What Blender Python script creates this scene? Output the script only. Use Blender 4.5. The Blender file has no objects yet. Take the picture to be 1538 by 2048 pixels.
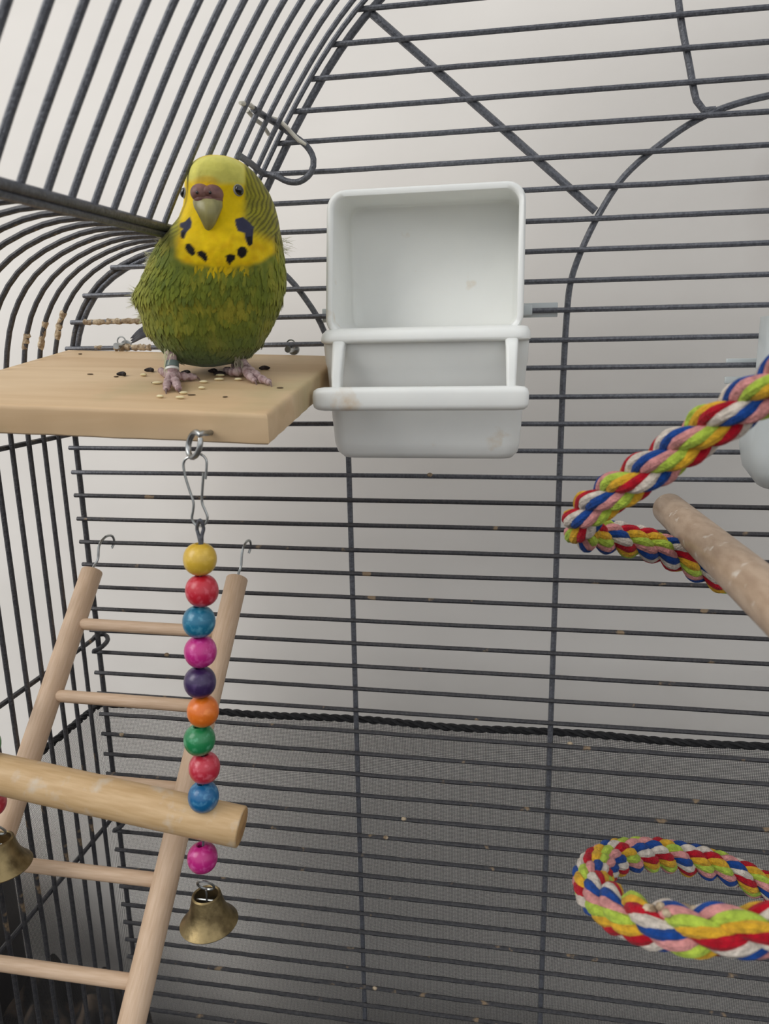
import bpy, math, random
import numpy as np
from mathutils import Vector, Matrix, Euler
random.seed(7); rng = np.random.RandomState(7)
SC = bpy.context.scene
U = 0.012                      # one wire pitch of the cage = 12 mm; builders below work in pitches
def srgb(r, g, b):
    f = lambda c: (c/255/12.92) if c/255 <= .04045 else ((c/255+.055)/1.055)**2.4
    return (f(r), f(g), f(b), 1)

# ------------------------------------------------------------------ camera
FPX = 1464.55
CAM = Vector((17.706, -27.45, 3.949))
ROT = Euler((1.3454, 0.0181, 0.1674))
cd = bpy.data.cameras.new('camera'); cam = bpy.data.objects.new('camera', cd); SC.collection.objects.link(cam)
cam.location = CAM*U; cam.rotation_euler = ROT
cd.sensor_fit = 'VERTICAL'; cd.sensor_height = 36; cd.lens = 36*FPX/2048
cd.clip_start = .005; cd.clip_end = 50
cd.dof.use_dof = True; cd.dof.focus_distance = 26.0*U; cd.dof.aperture_fstop = cd.lens/1.5
SC.camera = cam
# ------------------------------------------------------------------ world, window light, exposure
w = bpy.data.worlds.new('world'); SC.world = w; w.use_nodes = True
w.node_tree.nodes['Background'].inputs[0].default_value = (.90, .92, .95, 1)
w.node_tree.nodes['Background'].inputs[1].default_value = 1.0
def area(name, loc, target, size, energy, col):
    l = bpy.data.lights.new(name, 'AREA'); l.shape = 'RECTANGLE'; l.size = size[0]; l.size_y = size[1]
    l.energy = energy; l.color = col
    o = bpy.data.objects.new(name, l); SC.collection.objects.link(o); o.location = loc
    o.rotation_euler = (Vector(target)-Vector(loc)).to_track_quat('-Z', 'Y').to_euler()
    return o
area('window_light', (-.90, -.98, .98), (.15, .0, .05), (.9, 1.1), 15.0, (1, .98, .95))
SC.view_settings.view_transform = 'Standard'; SC.view_settings.look = 'None'
SC.view_settings.gamma = 1; SC.view_settings.use_curve_mapping = False
SC.view_settings.exposure = 0.07

# ------------------------------------------------------------------ helpers
RM = ROT.to_matrix()
def ray(px, py): return RM @ Vector(((px-769)/FPX, -(py-1024)/FPX, -1))
def atY(px, py, Y):
    r = ray(px, py); return CAM + r*((Y-CAM.y)/r.y)
def atX(px, py, X):
    r = ray(px, py); return CAM + r*((X-CAM.x)/r.x)
def atD(px, py, d): return CAM + ray(px, py)*d
def V(*a): return Vector(a)

def spline(pts, step=.25):
    P = [Vector(p) for p in pts]
    if len(P) == 2: return P
    P = [P[0]*2-P[1]] + P + [P[-1]*2-P[-2]]
    out = []
    for i in range(1, len(P)-2):
        n = max(1, int((P[i+1]-P[i]).length/step))
        for k in range(n):
            t = k/n; a, b, c, d = P[i-1:i+3]
            out.append(.5*((2*b)+(-a+c)*t+(2*a-5*b+4*c-d)*t*t+(-a+3*b-3*c+d)*t**3))
    out.append(P[-2]); return out

def frames(P):
    T = [(P[min(i+1, len(P)-1)]-P[max(i-1, 0)]).normalized() for i in range(len(P))]
    n = T[0].orthogonal().normalized(); N = []
    for t in T:
        n = (n - t*n.dot(t)).normalized(); N.append(n)
    return T, N, [t.cross(n) for t, n in zip(T, N)]

class MB:
    def __init__(s): s.v = []; s.f = []; s.m = []; s.uv = []; s.mi = 0; s.col = None
    def face(s, idx, uv=None):
        s.f.append(idx); s.m.append(s.mi); s.uv.append(uv or [(0, 0)]*len(idx))
    def tube(s, P, r, n=8, cap=True, u0=0):
        P = [Vector(p) for p in P]
        if not hasattr(r, '__len__'): r = [r]*len(P)
        T, N, B = frames(P); b0 = len(s.v); L = [0]
        for i in range(1, len(P)): L.append(L[-1]+(P[i]-P[i-1]).length)
        for p, rr, a, b in zip(P, r, N, B):
            for k in range(n):
                t = 2*math.pi*k/n; s.v.append(p+(a*math.cos(t)+b*math.sin(t))*rr)
        circ = 2*math.pi*max(r)
        for i in range(len(P)-1):
            for k in range(n):
                k2 = (k+1) % n
                s.face((b0+i*n+k, b0+i*n+k2, b0+(i+1)*n+k2, b0+(i+1)*n+k),
                       [(u0+k/n*circ, L[i]), (u0+(k+1)/n*circ, L[i]), (u0+(k+1)/n*circ, L[i+1]), (u0+k/n*circ, L[i+1])])
        if cap:
            s.face(tuple(b0+k for k in reversed(range(n))), [(math.cos(k*6.283/n)*.3, math.sin(k*6.283/n)*.3) for k in range(n)])
            e = b0+(len(P)-1)*n; s.face(tuple(e+k for k in range(n)), [(math.cos(k*6.283/n)*.3, math.sin(k*6.283/n)*.3) for k in range(n)])
        return s
    def rod(s, a, b, r, n=24, bev=.06):        # straight round rod with softened ends
        a, b = Vector(a), Vector(b); d = (b-a).normalized(); r0, r1 = (r if hasattr(r, '__len__') else (r, r))
        L = (b-a).length; pts = [a, a+d*bev*.35, a+d*bev]; rr = [r0-bev, r0-bev*.35, r0]
        m = 6
        for i in range(1, m): pts.append(a.lerp(b, i/m)); rr.append(r0+(r1-r0)*i/m)
        pts += [b-d*bev, b-d*bev*.35, b]; rr += [r1, r1-bev*.35, r1-bev]
        return s.tube(pts, rr, n)
    def lathe(s, c, prof, n=32, axis=(0, 0, 1)):
        c = Vector(c); z = Vector(axis).normalized(); x = z.orthogonal().normalized(); y = z.cross(x); b0 = len(s.v)
        for r, h in prof:
            for k in range(n):
                t = 2*math.pi*k/n; s.v.append(c+x*r*math.cos(t)+y*r*math.sin(t)+z*h)
        for i in range(len(prof)-1):
            for k in range(n):
                k2 = (k+1) % n; s.face((b0+i*n+k, b0+i*n+k2, b0+(i+1)*n+k2, b0+(i+1)*n+k), [(k/n, i*.1)]*4)
        return s
    def ell(s, c, rad, n=16, m=10, axes=None):
        c = Vector(c); A = axes or (V(1, 0, 0), V(0, 1, 0), V(0, 0, 1)); b0 = len(s.v)
        for i in range(m+1):
            ph = math.pi*i/m
            for k in range(n):
                t = 2*math.pi*k/n; q = (math.sin(ph)*math.cos(t)*rad[0], math.sin(ph)*math.sin(t)*rad[1], math.cos(ph)*rad[2])
                s.v.append(c+A[0]*q[0]+A[1]*q[1]+A[2]*q[2])
        for i in range(m):
            for k in range(n):
                k2 = (k+1) % n; s.face((b0+(i+1)*n+k, b0+(i+1)*n+k2, b0+i*n+k2, b0+i*n+k), [(k/n, i/m)]*4)
        return s
    def loft(s, loops, cap0=True, cap1=True):
        n = len(loops[0]); b0 = len(s.v)
        for lp in loops: s.v += [Vector(p) for p in lp]
        for i in range(len(loops)-1):
            for k in range(n):
                k2 = (k+1) % n; s.face((b0+i*n+k, b0+i*n+k2, b0+(i+1)*n+k2, b0+(i+1)*n+k))
        if cap0: s.face(tuple(b0+k for k in reversed(range(n))))
        if cap1: s.face(tuple(b0+(len(loops)-1)*n+k for k in range(n)))
        return s
    def box(s, lo, hi, bev=0):
        x0, y0, z0 = lo; x1, y1, z1 = hi
        def lp(i, z): return rrect3((x0+x1)/2, (y0+y1)/2, z, (x1-x0)/2-i, (y1-y0)/2-i, max(bev, .001), 'xy', 4 if bev else 1)
        if bev: s.loft([lp(bev, z0), lp(bev*.3, z0+bev*.3), lp(0, z0+bev), lp(0, z1-bev), lp(bev*.3, z1-bev*.3), lp(bev, z1)])
        else: s.loft([lp(0, z0), lp(0, z1)])
        return s
    def build(s, name, mats, parent=None, loc=None, smooth=True, angle=40, mesh_only=False):
        loc = Vector(loc) if loc is not None else V(0, 0, 0)
        base = loc + (Vector(parent['_p']) if parent is not None else V(0, 0, 0))
        me = bpy.data.meshes.new(name)
        me.from_pydata([tuple((v-base)*U) for v in s.v], [], s.f)
        mats = mats if isinstance(mats, (list, tuple)) else [mats]
        for m in mats: me.materials.append(m)
        me.polygons.foreach_set('material_index', s.m)
        uvl = me.uv_layers.new(name='UVMap')
        uvl.data.foreach_set('uv', [c for f in s.uv for p in f for c in p])
        if smooth:
            me.polygons.foreach_set('use_smooth', [True]*len(me.polygons))
            try: me.set_sharp_from_angle(angle=math.radians(angle))
            except Exception: pass
        if s.col is not None:
            a = me.color_attributes.new('Col', 'FLOAT_COLOR', 'POINT'); a.data.foreach_set('color', np.asarray(s.col, dtype=float).ravel())
        me.update()
        if mesh_only: return me
        return link(name, me, parent, loc)

def link(name, me, parent=None, loc=(0, 0, 0)):
    o = bpy.data.objects.new(name, me); SC.collection.objects.link(o)
    if parent is not None: o.parent = parent
    o.location = Vector(loc)*U
    o['_p'] = tuple(Vector(loc)+(Vector(parent['_p']) if parent is not None else V(0, 0, 0)))
    return o
def thing(name, label, cat, loc, group=None):
    o = link(name, None, None, loc); o.empty_display_size = .01
    return tag(o, label, cat, group)
def tag(o, label=None, cat=None, group=None, kind=None):
    if label: o['label'] = label
    if cat: o['category'] = cat
    if group: o['group'] = group
    if kind: o['kind'] = kind
    return o
def rrect3(cx, cy, cz, a, b, r, plane='xy', seg=5):
    r = min(r, a*.999, b*.999); out = []
    for q, (sx, sy) in enumerate(((1, 1), (-1, 1), (-1, -1), (1, -1))):
        for k in range(seg+1):
            t = math.pi/2*(q+k/seg); out.append((sx*(a-r)+r*math.cos(t), sy*(b-r)+r*math.sin(t)))
    if plane == 'xy': return [V(cx+u, cy+v, cz) for u, v in out]
    if plane == 'xz': return [V(cx+u, cy, cz+v) for u, v in out]
    return [V(cx, cy+u, cz+v) for u, v in out]

# ------------------------------------------------------------------ materials
def mat(name, c1, c2=None, rough=.6, metal=0, scale=40, stretch=(1, 1, 1), coord='Object', bump=.0, bscale=None,
        spec=.5, contrast=(.35, .65), detail=4, c3=None, c3scale=9, c3range=(.6, .7), coat=0, sss=0, sheen=0, attr=None, trans=0, distort=0):
    m = bpy.data.materials.new(name); m.use_nodes = True; nt = m.node_tree; N = nt.nodes; L = nt.links
    b = N['Principled BSDF']; b.inputs['Roughness'].default_value = rough; b.inputs['Metallic'].default_value = metal
    b.inputs['Specular IOR Level'].default_value = spec
    if coat: b.inputs['Coat Weight'].default_value = coat; b.inputs['Coat Roughness'].default_value = .18
    if sss:
        b.inputs['Subsurface Weight'].default_value = sss; b.inputs['Subsurface Radius'].default_value = (.004, .0038, .0035); b.inputs['Subsurface Scale'].default_value = 1
    if sheen: b.inputs['Sheen Weight'].default_value = sheen; b.inputs['Sheen Roughness'].default_value = .5
    if trans: b.inputs['Transmission Weight'].default_value = trans
    tc = N.new('ShaderNodeTexCoord'); mp = N.new('ShaderNodeMapping'); mp.inputs['Scale'].default_value = stretch
    L.new(tc.outputs[coord], mp.inputs['Vector'])
    base = None
    if attr:
        at = N.new('ShaderNodeVertexColor'); at.layer_name = attr; base = at.outputs['Color']
    if c2 or attr:
        n = N.new('ShaderNodeTexNoise'); n.inputs['Scale'].default_value = scale; n.inputs['Detail'].default_value = detail
        n.inputs['Distortion'].default_value = distort
        L.new(mp.outputs[0], n.inputs['Vector'])
        r = N.new('ShaderNodeMapRange'); r.inputs[1].default_value = contrast[0]; r.inputs[2].default_value = contrast[1]
        L.new(n.outputs['Fac'], r.inputs[0])
        mx = N.new('ShaderNodeMix'); mx.data_type = 'RGBA'; L.new(r.outputs[0], mx.inputs[0])
        if attr:
            mx.blend_type = 'MULTIPLY'; L.new(base, mx.inputs[6]); mx.inputs[7].default_value = c2 or (.8, .8, .8, 1)
        else:
            mx.inputs[6].default_value = c1; mx.inputs[7].default_value = c2
        base = mx.outputs[2]
    if c3:
        n3 = N.new('ShaderNodeTexNoise'); n3.inputs['Scale'].default_value = c3scale; n3.inputs['Detail'].default_value = 5
        L.new(tc.outputs[coord], n3.inputs['Vector'])
        r3 = N.new('ShaderNodeMapRange'); r3.inputs[1].default_value = c3range[0]; r3.inputs[2].default_value = c3range[1]
        L.new(n3.outputs['Fac'], r3.inputs[0])
        m3 = N.new('ShaderNodeMix'); m3.data_type = 'RGBA'; L.new(r3.outputs[0], m3.inputs[0])
        if base: L.new(base, m3.inputs[6])
        else: m3.inputs[6].default_value = c1
        m3.inputs[7].default_value = c3; base = m3.outputs[2]
    if base: L.new(base, b.inputs['Base Color'])
    else: b.inputs['Base Color'].default_value = c1
    if bump:
        nb = N.new('ShaderNodeTexNoise'); nb.inputs['Scale'].default_value = bscale or scale; nb.inputs['Detail'].default_value = 3
        L.new(mp.outputs[0], nb.inputs['Vector'])
        bp = N.new('ShaderNodeBump'); bp.inputs['Strength'].default_value = bump; bp.inputs['Distance'].default_value = .001
        L.new(nb.outputs['Fac'], bp.inputs['Height']); L.new(bp.outputs[0], b.inputs['Normal'])
    return m
M = {}
M['wire'] = mat('hammered_grey_wire', srgb(82, 84, 90), srgb(106, 108, 114), rough=.42, metal=.25, scale=900, bump=.35, bscale=1400)
M['wire_shaded_dirty'] = mat('shaded_grimy_grey_wire', srgb(56, 56, 60), srgb(74, 73, 74), rough=.5, metal=.25, scale=700, bump=.4, bscale=1200, c3=srgb(140, 120, 95), c3scale=140, c3range=(.66, .72))  # base darkened to put the dimmer low light in; tan flecks are grime
M['crust'] = mat('dried_seed_crust', srgb(200, 182, 154), srgb(132, 112, 88), rough=.95, scale=500, bump=.8, bscale=700)
M['wall'] = mat('painted_plaster', srgb(238, 233, 226), srgb(228, 223, 216), rough=.9, scale=7, stretch=(1, 1, 2.0), bump=.04, bscale=160, spec=.2, contrast=(.3, .7),
                c3=srgb(216, 208, 200), c3scale=5, c3range=(.62, .8))
M['floor'] = mat('dark_floor', srgb(58, 50, 46), srgb(42, 36, 32), rough=.7, scale=4)
M['plank'] = mat('pine_plank', srgb(216, 188, 150), srgb(198, 166, 126), rough=.62, scale=60, stretch=(.10, 1.0, 1.0), bump=.10, bscale=120, distort=.6, c3=srgb(170, 160, 118), c3scale=22, c3range=(.55, .85))
M['dowel'] = mat('beech_dowel', srgb(212, 184, 156), srgb(200, 170, 140), rough=.55, scale=2.6, coord='UV', stretch=(5, .45, 1), bump=.06)
M['perch'] = mat('worn_perch', srgb(210, 178, 134), srgb(196, 162, 116), rough=.5, scale=2.0, coord='UV', stretch=(4, .5, 1), bump=.08, c3=srgb(208, 190, 165), c3scale=1.3, c3range=(.55, .68))
M['perch_pink'] = mat('soiled_perch_painted_gloss', srgb(190, 166, 142), srgb(170, 144, 120), rough=.42, scale=1.6, coord='UV', stretch=(2.5, .8, 1), bump=.12, c3=srgb(216, 205, 190), c3scale=1.9, c3range=(.62, .70))  # pale patches paint in wet gloss highlights as well as droppings
M['endgrain'] = mat('end_grain', srgb(196, 156, 104), srgb(166, 124, 76), rough=.7, scale=160, bump=.2)
M['chrome'] = mat('zinc_wire', srgb(190, 192, 190), srgb(150, 152, 150), rough=.28, metal=.9, scale=200)
M['brass'] = mat('old_brass', srgb(150, 132, 94), srgb(98, 84, 58), rough=.42, metal=.9, scale=160, bump=.15, bscale=500, contrast=(.4, .65))
M['plastic'] = mat('milky_plastic', srgb(236, 237, 232), srgb(230, 231, 227), rough=.32, scale=30, spec=.5, sss=.25, c3=srgb(205, 178, 138), c3scale=48, c3range=(.66, .80))
M['plastic2'] = mat('clear_milky_plastic', srgb(198, 204, 204), srgb(186, 192, 192), rough=.3, scale=30, sss=.2)
M['tie'] = mat('ivory_tie', srgb(222, 218, 204), rough=.4, c2=srgb(205, 200, 186))
M['black'] = mat('black_plastic', srgb(26, 24, 24), srgb(44, 40, 38), rough=.5, scale=30)
M['band'] = mat('black_elastic', srgb(18, 18, 20), srgb(34, 34, 36), rough=.8, scale=700, bump=.6)
M['greycloth'] = mat('grey_brown_cloth', srgb(88, 74, 62), srgb(16, 14, 13), rough=.9, scale=55, contrast=(.34, .50), detail=8)
M['trim'] = mat('grey_trim', srgb(140, 140, 140), rough=.4, c2=srgb(110, 110, 110))
ROPE = {'white': (222, 210, 196), 'red': (186, 20, 40), 'yellow': (228, 176, 50), 'lime': (184, 208, 78), 'pink': (222, 152, 148), 'blue': (28, 72, 148)}
for k, c in ROPE.items():
    M['yarn_'+k] = mat('cotton_'+k, srgb(*c), srgb(*[int(x*.82) for x in c]), rough=.95, scale=450, bump=.9, bscale=1600, sheen=.08, spec=.1)
BEAD = {'yellow': (226, 184, 60), 'red': (206, 32, 52), 'blue': (18, 116, 150), 'magenta': (204, 36, 134), 'purple': (58, 34, 84), 'orange': (238, 120, 30), 'green': (28, 136, 78), 'crimson': (204, 46, 66), 'azure': (16, 104, 156), 'pink': (198, 34, 130), 'leaf': (60, 140, 60)}
for k, c in BEAD.items():
    lt = tuple(min(255, int(x+(255-x)*(.12 if k in ('yellow', 'orange', 'purple') else .3))) for x in c)
    c = tuple(int(x*.93) for x in c); M['bead_'+k] = mat('stained_bead_'+k, srgb(*c), srgb(*lt), rough=.35, scale=420, contrast=(.5, .75), coat=.35, detail=2)

# sheer mesh fabric: real threads with open holes between
m = bpy.data.materials.new('sheer_black_mesh'); m.use_nodes = True; nt = m.node_tree; N = nt.nodes; L = nt.links
b = N['Principled BSDF']; b.inputs['Base Color'].default_value = srgb(62, 60, 60); b.inputs['Roughness'].default_value = .7
uvn = N.new('ShaderNodeUVMap'); sep = N.new('ShaderNodeSeparateXYZ'); L.new(uvn.outputs[0], sep.inputs[0])
def thread(out, period, width):
    a = N.new('ShaderNodeMath'); a.operation = 'MODULO'; L.new(out, a.inputs[0]); a.inputs[1].default_value = period
    c = N.new('ShaderNodeMath'); c.operation = 'LESS_THAN'; L.new(a.outputs[0], c.inputs[0]); c.inputs[1].default_value = width*period
    return c.outputs[0]
mxn = N.new('ShaderNodeMath'); mxn.operation = 'MAXIMUM'
L.new(thread(sep.outputs[0], .068, .24), mxn.inputs[0]); L.new(thread(sep.outputs[1], .068, .30), mxn.inputs[1])
tr = N.new('ShaderNodeBsdfTransparent'); ms = N.new('ShaderNodeMixShader')
L.new(mxn.outputs[0], ms.inputs[0]); L.new(tr.outputs[0], ms.inputs[1]); L.new(b.outputs[0], ms.inputs[2])
L.new(ms.outputs[0], N['Material Output'].inputs[0]); M['mesh'] = m

# ------------------------------------------------------------------ setting
WY = 7.0
o = MB().box((-110, WY, -66), (140, WY+4, 95)).build('wall_back', M['wall'], smooth=False); o['kind'] = 'structure'
o = MB().box((-500, -600, -70), (500, WY, -66)).build('floor', M['floor'], smooth=False); o['kind'] = 'structure'

# ------------------------------------------------------------------ the cage
PIT = .94
W2 = 28.2                       # half width of the cage
cage = thing('bird_cage', 'large dark grey wire bird cage with an arched top around the budgie', 'cage', (W2, -14, -32))
side_prof = [(0, -32), (0, -20), (0, -10), (0, -4), (0, 0), (.03, 1.6), (.16, 3.2), (.5, 4.6), (1.0, 5.6), (1.75, 6.45), (2.8, 7.1), (4.1, 7.55), (5.2, 7.68), (6.3, 7.6), (7.3, 7.3)]
top_prof = [(7.36, 7.42), (7.95, 8.5), (8.68, 9.75), (9.42, 11.0), (10.2, 12.2), (11.1, 13.45), (11.95, 14.45), (12.9, 15.35), (14.5, 16.55), (17.5, 18.1), (21.5, 19.3), (28.2, 20.0)]
def curve_bar(prof, r, side=1, off=0, step=.5):
    pts = spline([V(p[0] if side > 0 else 2*W2-p[0], 0, p[1]) for p in prof], step)
    return pts
def cpart(mb, name, m, label=None):
    o = mb.build(name, m, cage)
    if label: o['label'] = label
    return o
R1, R2, R3 = .091, .105, .125
# curved side bars and roof bars, left flank then right flank, sharing their meshes
for side in (1, -1):
    sm = MB().tube(curve_bar(side_prof, R1, side), R1, 8)
    tm = MB().tube(curve_bar(top_prof, R1, side), R1, 8)
    sme = sm.build('side_bar', M['wire_shaded_dirty'], cage, mesh_only=True)
    tme = tm.build('roof_bar', M['wire'], cage, mesh_only=True)
    for j in range(1, 28):
        dx = random.uniform(-.02, .02)
        link('side_bar', sme, cage, (dx, -j*PIT, 0)); link('roof_bar', tme, cage, (dx, -j*PIT-.02, 0))
# rear frame: heavy rod plus lighter rod beside it
for side in (1, -1):
    pts = curve_bar(side_prof, R2, side); cpart(MB().tube([p+V(0, .19, 0) for p in pts], .115, 10), 'frame_rod', M['wire_shaded_dirty'])
    q = [p+V(.13*side, .02 if 0 else .24, -.1) for p in pts if p.z > 2.0]
    cpart(MB().tube(q, .12, 10), 'frame_rod', M['wire'])
    pts = curve_bar(top_prof, R2, side)
    cpart(MB().tube([p+V(.15*side, .15, -.1) for p in pts], .135, 10), 'frame_rod', M['wire'])
    cpart(MB().tube([p+V(-.1*side, -.12, .02) for p in pts], .09, 8), 'frame_rod', M['wire'])
# ridge rails where the side arch meets the roof arch, side rails outside the bars
for side in (1, -1):
    X = lambda x: x if side > 0 else 2*W2-x
    cpart(MB().tube([V(X(7.40), .2, 7.64), V(X(7.34), -27, 6.9)], .13, 10), 'ridge_rail', M['wire'])
    cpart(MB().tube([V(X(7.32), .2, 7.44), V(X(7.28), -27, 6.7)], .1, 8), 'ridge_rail', M['wire'])
    for z in (.55, -8.5, -17.35):
        if z > 0: P = [V(X(-.19), .2, z), V(X(-.19), -27, z)]
        else:     P = spline([V(X(-.2), -27, z), V(X(-.2), -8, z), V(X(-.2), -.6, z), V(X(-.15), .25, z+.1), V(X(.15), .48, z+.12), V(X(.4), .3, z-.05), V(X(.38), -.2, z-.18), V(X(.1), -.42, z-.3)], .15)
        cpart(MB().tube(P, .1, 8), 'side_rail', M['wire_shaded_dirty'])
# horizontal wires of the rear panel
def edge_x(z):
    pr = side_prof if z < 7.75 else top_prof
    for (xa, za), (xb, zb) in zip(pr[:-1], pr[1:]):
        if za <= z <= zb: return xa+(xb-xa)*(z-za)/(zb-za)
    return pr[-1][0]
for k in range(-19, 32):
    z = -k; xl = edge_x(z) if z < 20 else 24
    if 7.6 < z < 8.2: xl = edge_x(8.2)
    xl -= .2; xr = 2*W2-xl
    n = 14; sag = random.uniform(-.02, .02)
    P = [V(xl+(xr-xl)*i/n, 0, z+sag*math.sin(i/n*math.pi)+random.uniform(-.012, .012)) for i in range(n+1)]
    mb = MB().tube(spline(P, 2), R1, 8)
    cpart(mb, 'panel_wire', M['wire'] if k < 2 else M['wire_shaded_dirty'])  # lower wires get the darker tone with shade in its colour
# uprights and decorative arches behind the panel wires
MX, RX = 11.53, 19.57
YB = .19
def rear(pts, r=.11, name='upright', m='wire'):
    return cpart(MB().tube(spline([V(a, YB, b) for a, b in pts], .3), r, 8), name, M[m])
for sx in (1, -1):
    F = lambda pts: [(a if sx > 0 else 2*W2-a, b) for a, b in pts]
    rear(F([(MX, -32), (MX, -15), (MX, 0), (11.42, 1.6), (11.15, 3.2), (10.64, 4.69), (10.1, 5.6), (9.46, 6.4), (8.6, 7.1), (7.6, 7.6)]))
    rear(F([(RX, -32), (RX, -15), (RX, 0), (RX+.01, 3), (19.63, 4.99), (19.72, 5.98), (20.03, 6.98), (20.59, 8.18), (21.35, 9.33), (22.56, 10.33), (23.9, 11.08), (25.66, 11.5), (W2, 11.7)]))
    rear(F([(12.7, 15.0), (16.6, 11.63), (20.46, 8.26)]), .135, 'diagonal_brace')
    rear(F([(22.3, 19.4), (22.5, 16.5), (22.75, 14.4), (23.22, 12.51), (23.5, 11.5), (23.75, 11.2), (24.1, 11.2)]), .115, 'upright')
# latch loop at the left shoulder and its ivory tie
lp = [atY(478, 311, -3.4), atY(503, 328, -1.6), atY(525, 346, -.35), atY(552, 352, -.3), atY(575, 363, -.35), atY(600, 363, -.35), atY(622, 345, -.35), atY(627, 318, -.35), atY(613, 292, -.35), atY(585, 270, -.35), atY(560, 252, -.4), atY(535, 236, -1.4), atY(507, 218, -3.0)]
lp = spline(lp, .15)
cpart(MB().tube(lp, .11, 10), 'latch_loop', M['wire'])
tp = spline([atY(480, 206, -4.2), atY(500, 210, -3.3), atY(519, 228, -2.2), atY(540, 236, -1.0), atY(560, 242, -.6), atY(580, 262, -.62), atY(597, 280, -.62), atY(612, 289, -.6)], .2)
mb = MB(); mb.tube(tp, [.05]+[.075]*(len(tp)-2)+[.05], 8)
mb.tube(spline([atY(494, 220, -2.9), atY(512, 240, -2.0), atY(525, 250, -1.4), atY(537, 268, -.6)], .2), .07, 8)
tie = mb.build('plastic_tie', M['tie']); 
tag(tie, 'ivory plastic tie wrapped round the wire latch loop above the budgie', 'tie')
# dried seed crust caught on wires
crusts = [((165, 641, 0), (287, 641, 0), .11), ((186, 694, 0), (206, 693, 0), .105), ((228, 694, 0), (305, 690, 0), .115)]
def crust(P, r0, name='seed_crust'):
    mb = MB(); P = spline(P, .09); rr = [r0*random.uniform(.8, 1.25) for _ in P]; rr[0] = rr[-1] = r0*.5
    P = [p+V(random.uniform(-.02, .02), random.uniform(-.02, .02), random.uniform(-.02, .02)) for p in P]
    cpart(mb.tube(P, rr, 9), name, M['crust'])
for a, b_, r0 in crusts: crust([atY(*a[:2], 0), atY(*b_[:2], 0)] if False else [V(atY(*a[:2], 0).x, 0, round(atY(*a[:2], 0).z)), V((atY(*a[:2], 0).x+atY(*b_[:2], 0).x)/2, 0, round(atY(*a[:2], 0).z)), V(atY(*b_[:2], 0).x, 0, round(atY(*a[:2], 0).z))], r0)
def on_side(j, z0, z1):
    pts = [p for p in curve_bar(side_prof, R1) if 1]
    P = spline(pts, .1); return [p+V(0, -j*PIT, 0) for p in P if z0 <= p.z <= z1]
for j, z0, z1 in ((1, 4.2, 5.5), (2, 3.9, 5.1), (3, 3.9, 4.6)): crust(on_side(j, z0, z1), .11)
for px, py, Y in ((808, 1640, 0), (772, 1675, 0), (245, 1470, 0), (750, 1976, 0), (335, 1312, 0), (1140, 1478, .2), (860, 970, 0)):
    p = atY(px, py, Y); cpart(MB().ell((p.x, Y-.05, round(p.z)+.06), (.12, .08, .09), 7, 5), 'seed_crust', M['crust'])

# tray below the cage and cabinet it stands on
tray = MB(); lo = rrect3(W2, -13, -33.2, W2+.6, 14.2, 1.0)
def trl(z, g, ins=0): return rrect3(W2, -13, z, W2+g-ins, 14.0+g-ins, 1.0)
tray.loft([trl(-35.9, .2), trl(-35.8, .25), trl(-31.6, .75), trl(-31.5, .7), trl(-31.6, .6), trl(-35.6, .05)], True, True)
cpart(tray, 'base_tray', M['black'])
cab = thing('black_cabinet', 'low black cabinet the cage stands on', 'cabinet', (W2, -13, -66))
MB().box((-7, -28, -37.5), (2*W2+4, 4.4, -35.95), .15).build('cabinet_top', M['black'], cab)
MB().box((-6, -27, -66), (2*W2+3, 4, -37.55), .2).build('cabinet_body', M['black'], cab)
# dark things left of the cage
sp = thing('black_speaker', 'tall black box with a thin grey edge strip left of the cage', 'box', (-13, 2.5, -33.2))
MB().box((-18, -2.4, -33.2), (-8.6, 3.4, -23.6), .25).build('box_body', M['black'], sp)
MB().tube([V(-8.55, -2.3, -33), V(-8.55, -2.3, -23.8)], .07, 8).build('edge_strip', M['trim'], sp)
cl = MB(); nx, ny = 60, 30; b0 = 0
for i in range(nx+1):
    for j in range(ny+1):
        x = -8.3+(6.9)*i/nx; y = -3.5+7*j/ny
        z = -29.9+.55*math.sin(x*1.9+y*.8)+.4*math.sin(x*.9-y*1.7)+.25*math.sin(x*4+y*3)
        if i in (0, nx) or j in (0, ny): z = -33.1
        cl.v.append(V(x, y, z))
for i in range(nx):
    for j in range(ny):
        a = i*(ny+1)+j; cl.face((a, a+ny+1, a+ny+2, a+1))
o = cl.build('bundled_cloth', M['greycloth']); tag(o, 'dark grey brown bundled cloth heaped beside the cage base', 'cloth')

# ------------------------------------------------------------------ seed guard: sheer mesh skirt with elastic band
guard = thing('mesh_seed_guard', 'sheer black mesh seed guard skirt stretched round the lower cage', 'seed guard', (W2, -.6, -33))
BZ = -11.85
path = [V(-.75, -26, 0), V(-.72, -18, 0), V(-.7, -9, 0), V(-.66, -4, 0), V(-.62, -.3, 0), V(-.5, .45, 0), V(.2, .62, 0), V(6, .66, 0), V(12, .7, 0), V(20, .75, 0), V(28, .78, 0), V(40, .75, 0), V(2*W2+.6, .7, 0)]
P = spline(path, .35); mb = MB(); rows = 46
Ls = [0]
for i in range(1, len(P)): Ls.append(Ls[-1]+(P[i]-P[i-1]).length)
T, Nn, Bb = frames(P)
for i, p in enumerate(P):
    s = Ls[i]
    for r in range(rows+1):
        f = r/rows; z = BZ-.05-f*20
        wv = .14*math.sin(s*1.1+f*3)*f+.1*math.sin(s*.47+f*9)*f+.16*math.exp(-((z+14.3-.17*(s-36))/.45)**2)*max(0, min(1, (s-26)/6))
        out = Vector((-T[i].y, T[i].x, 0)).normalized()
        q = p+out*(abs(wv)+.02); mb.v.append(V(q.x, q.y, z+.05*math.sin(s*.7)))
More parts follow.
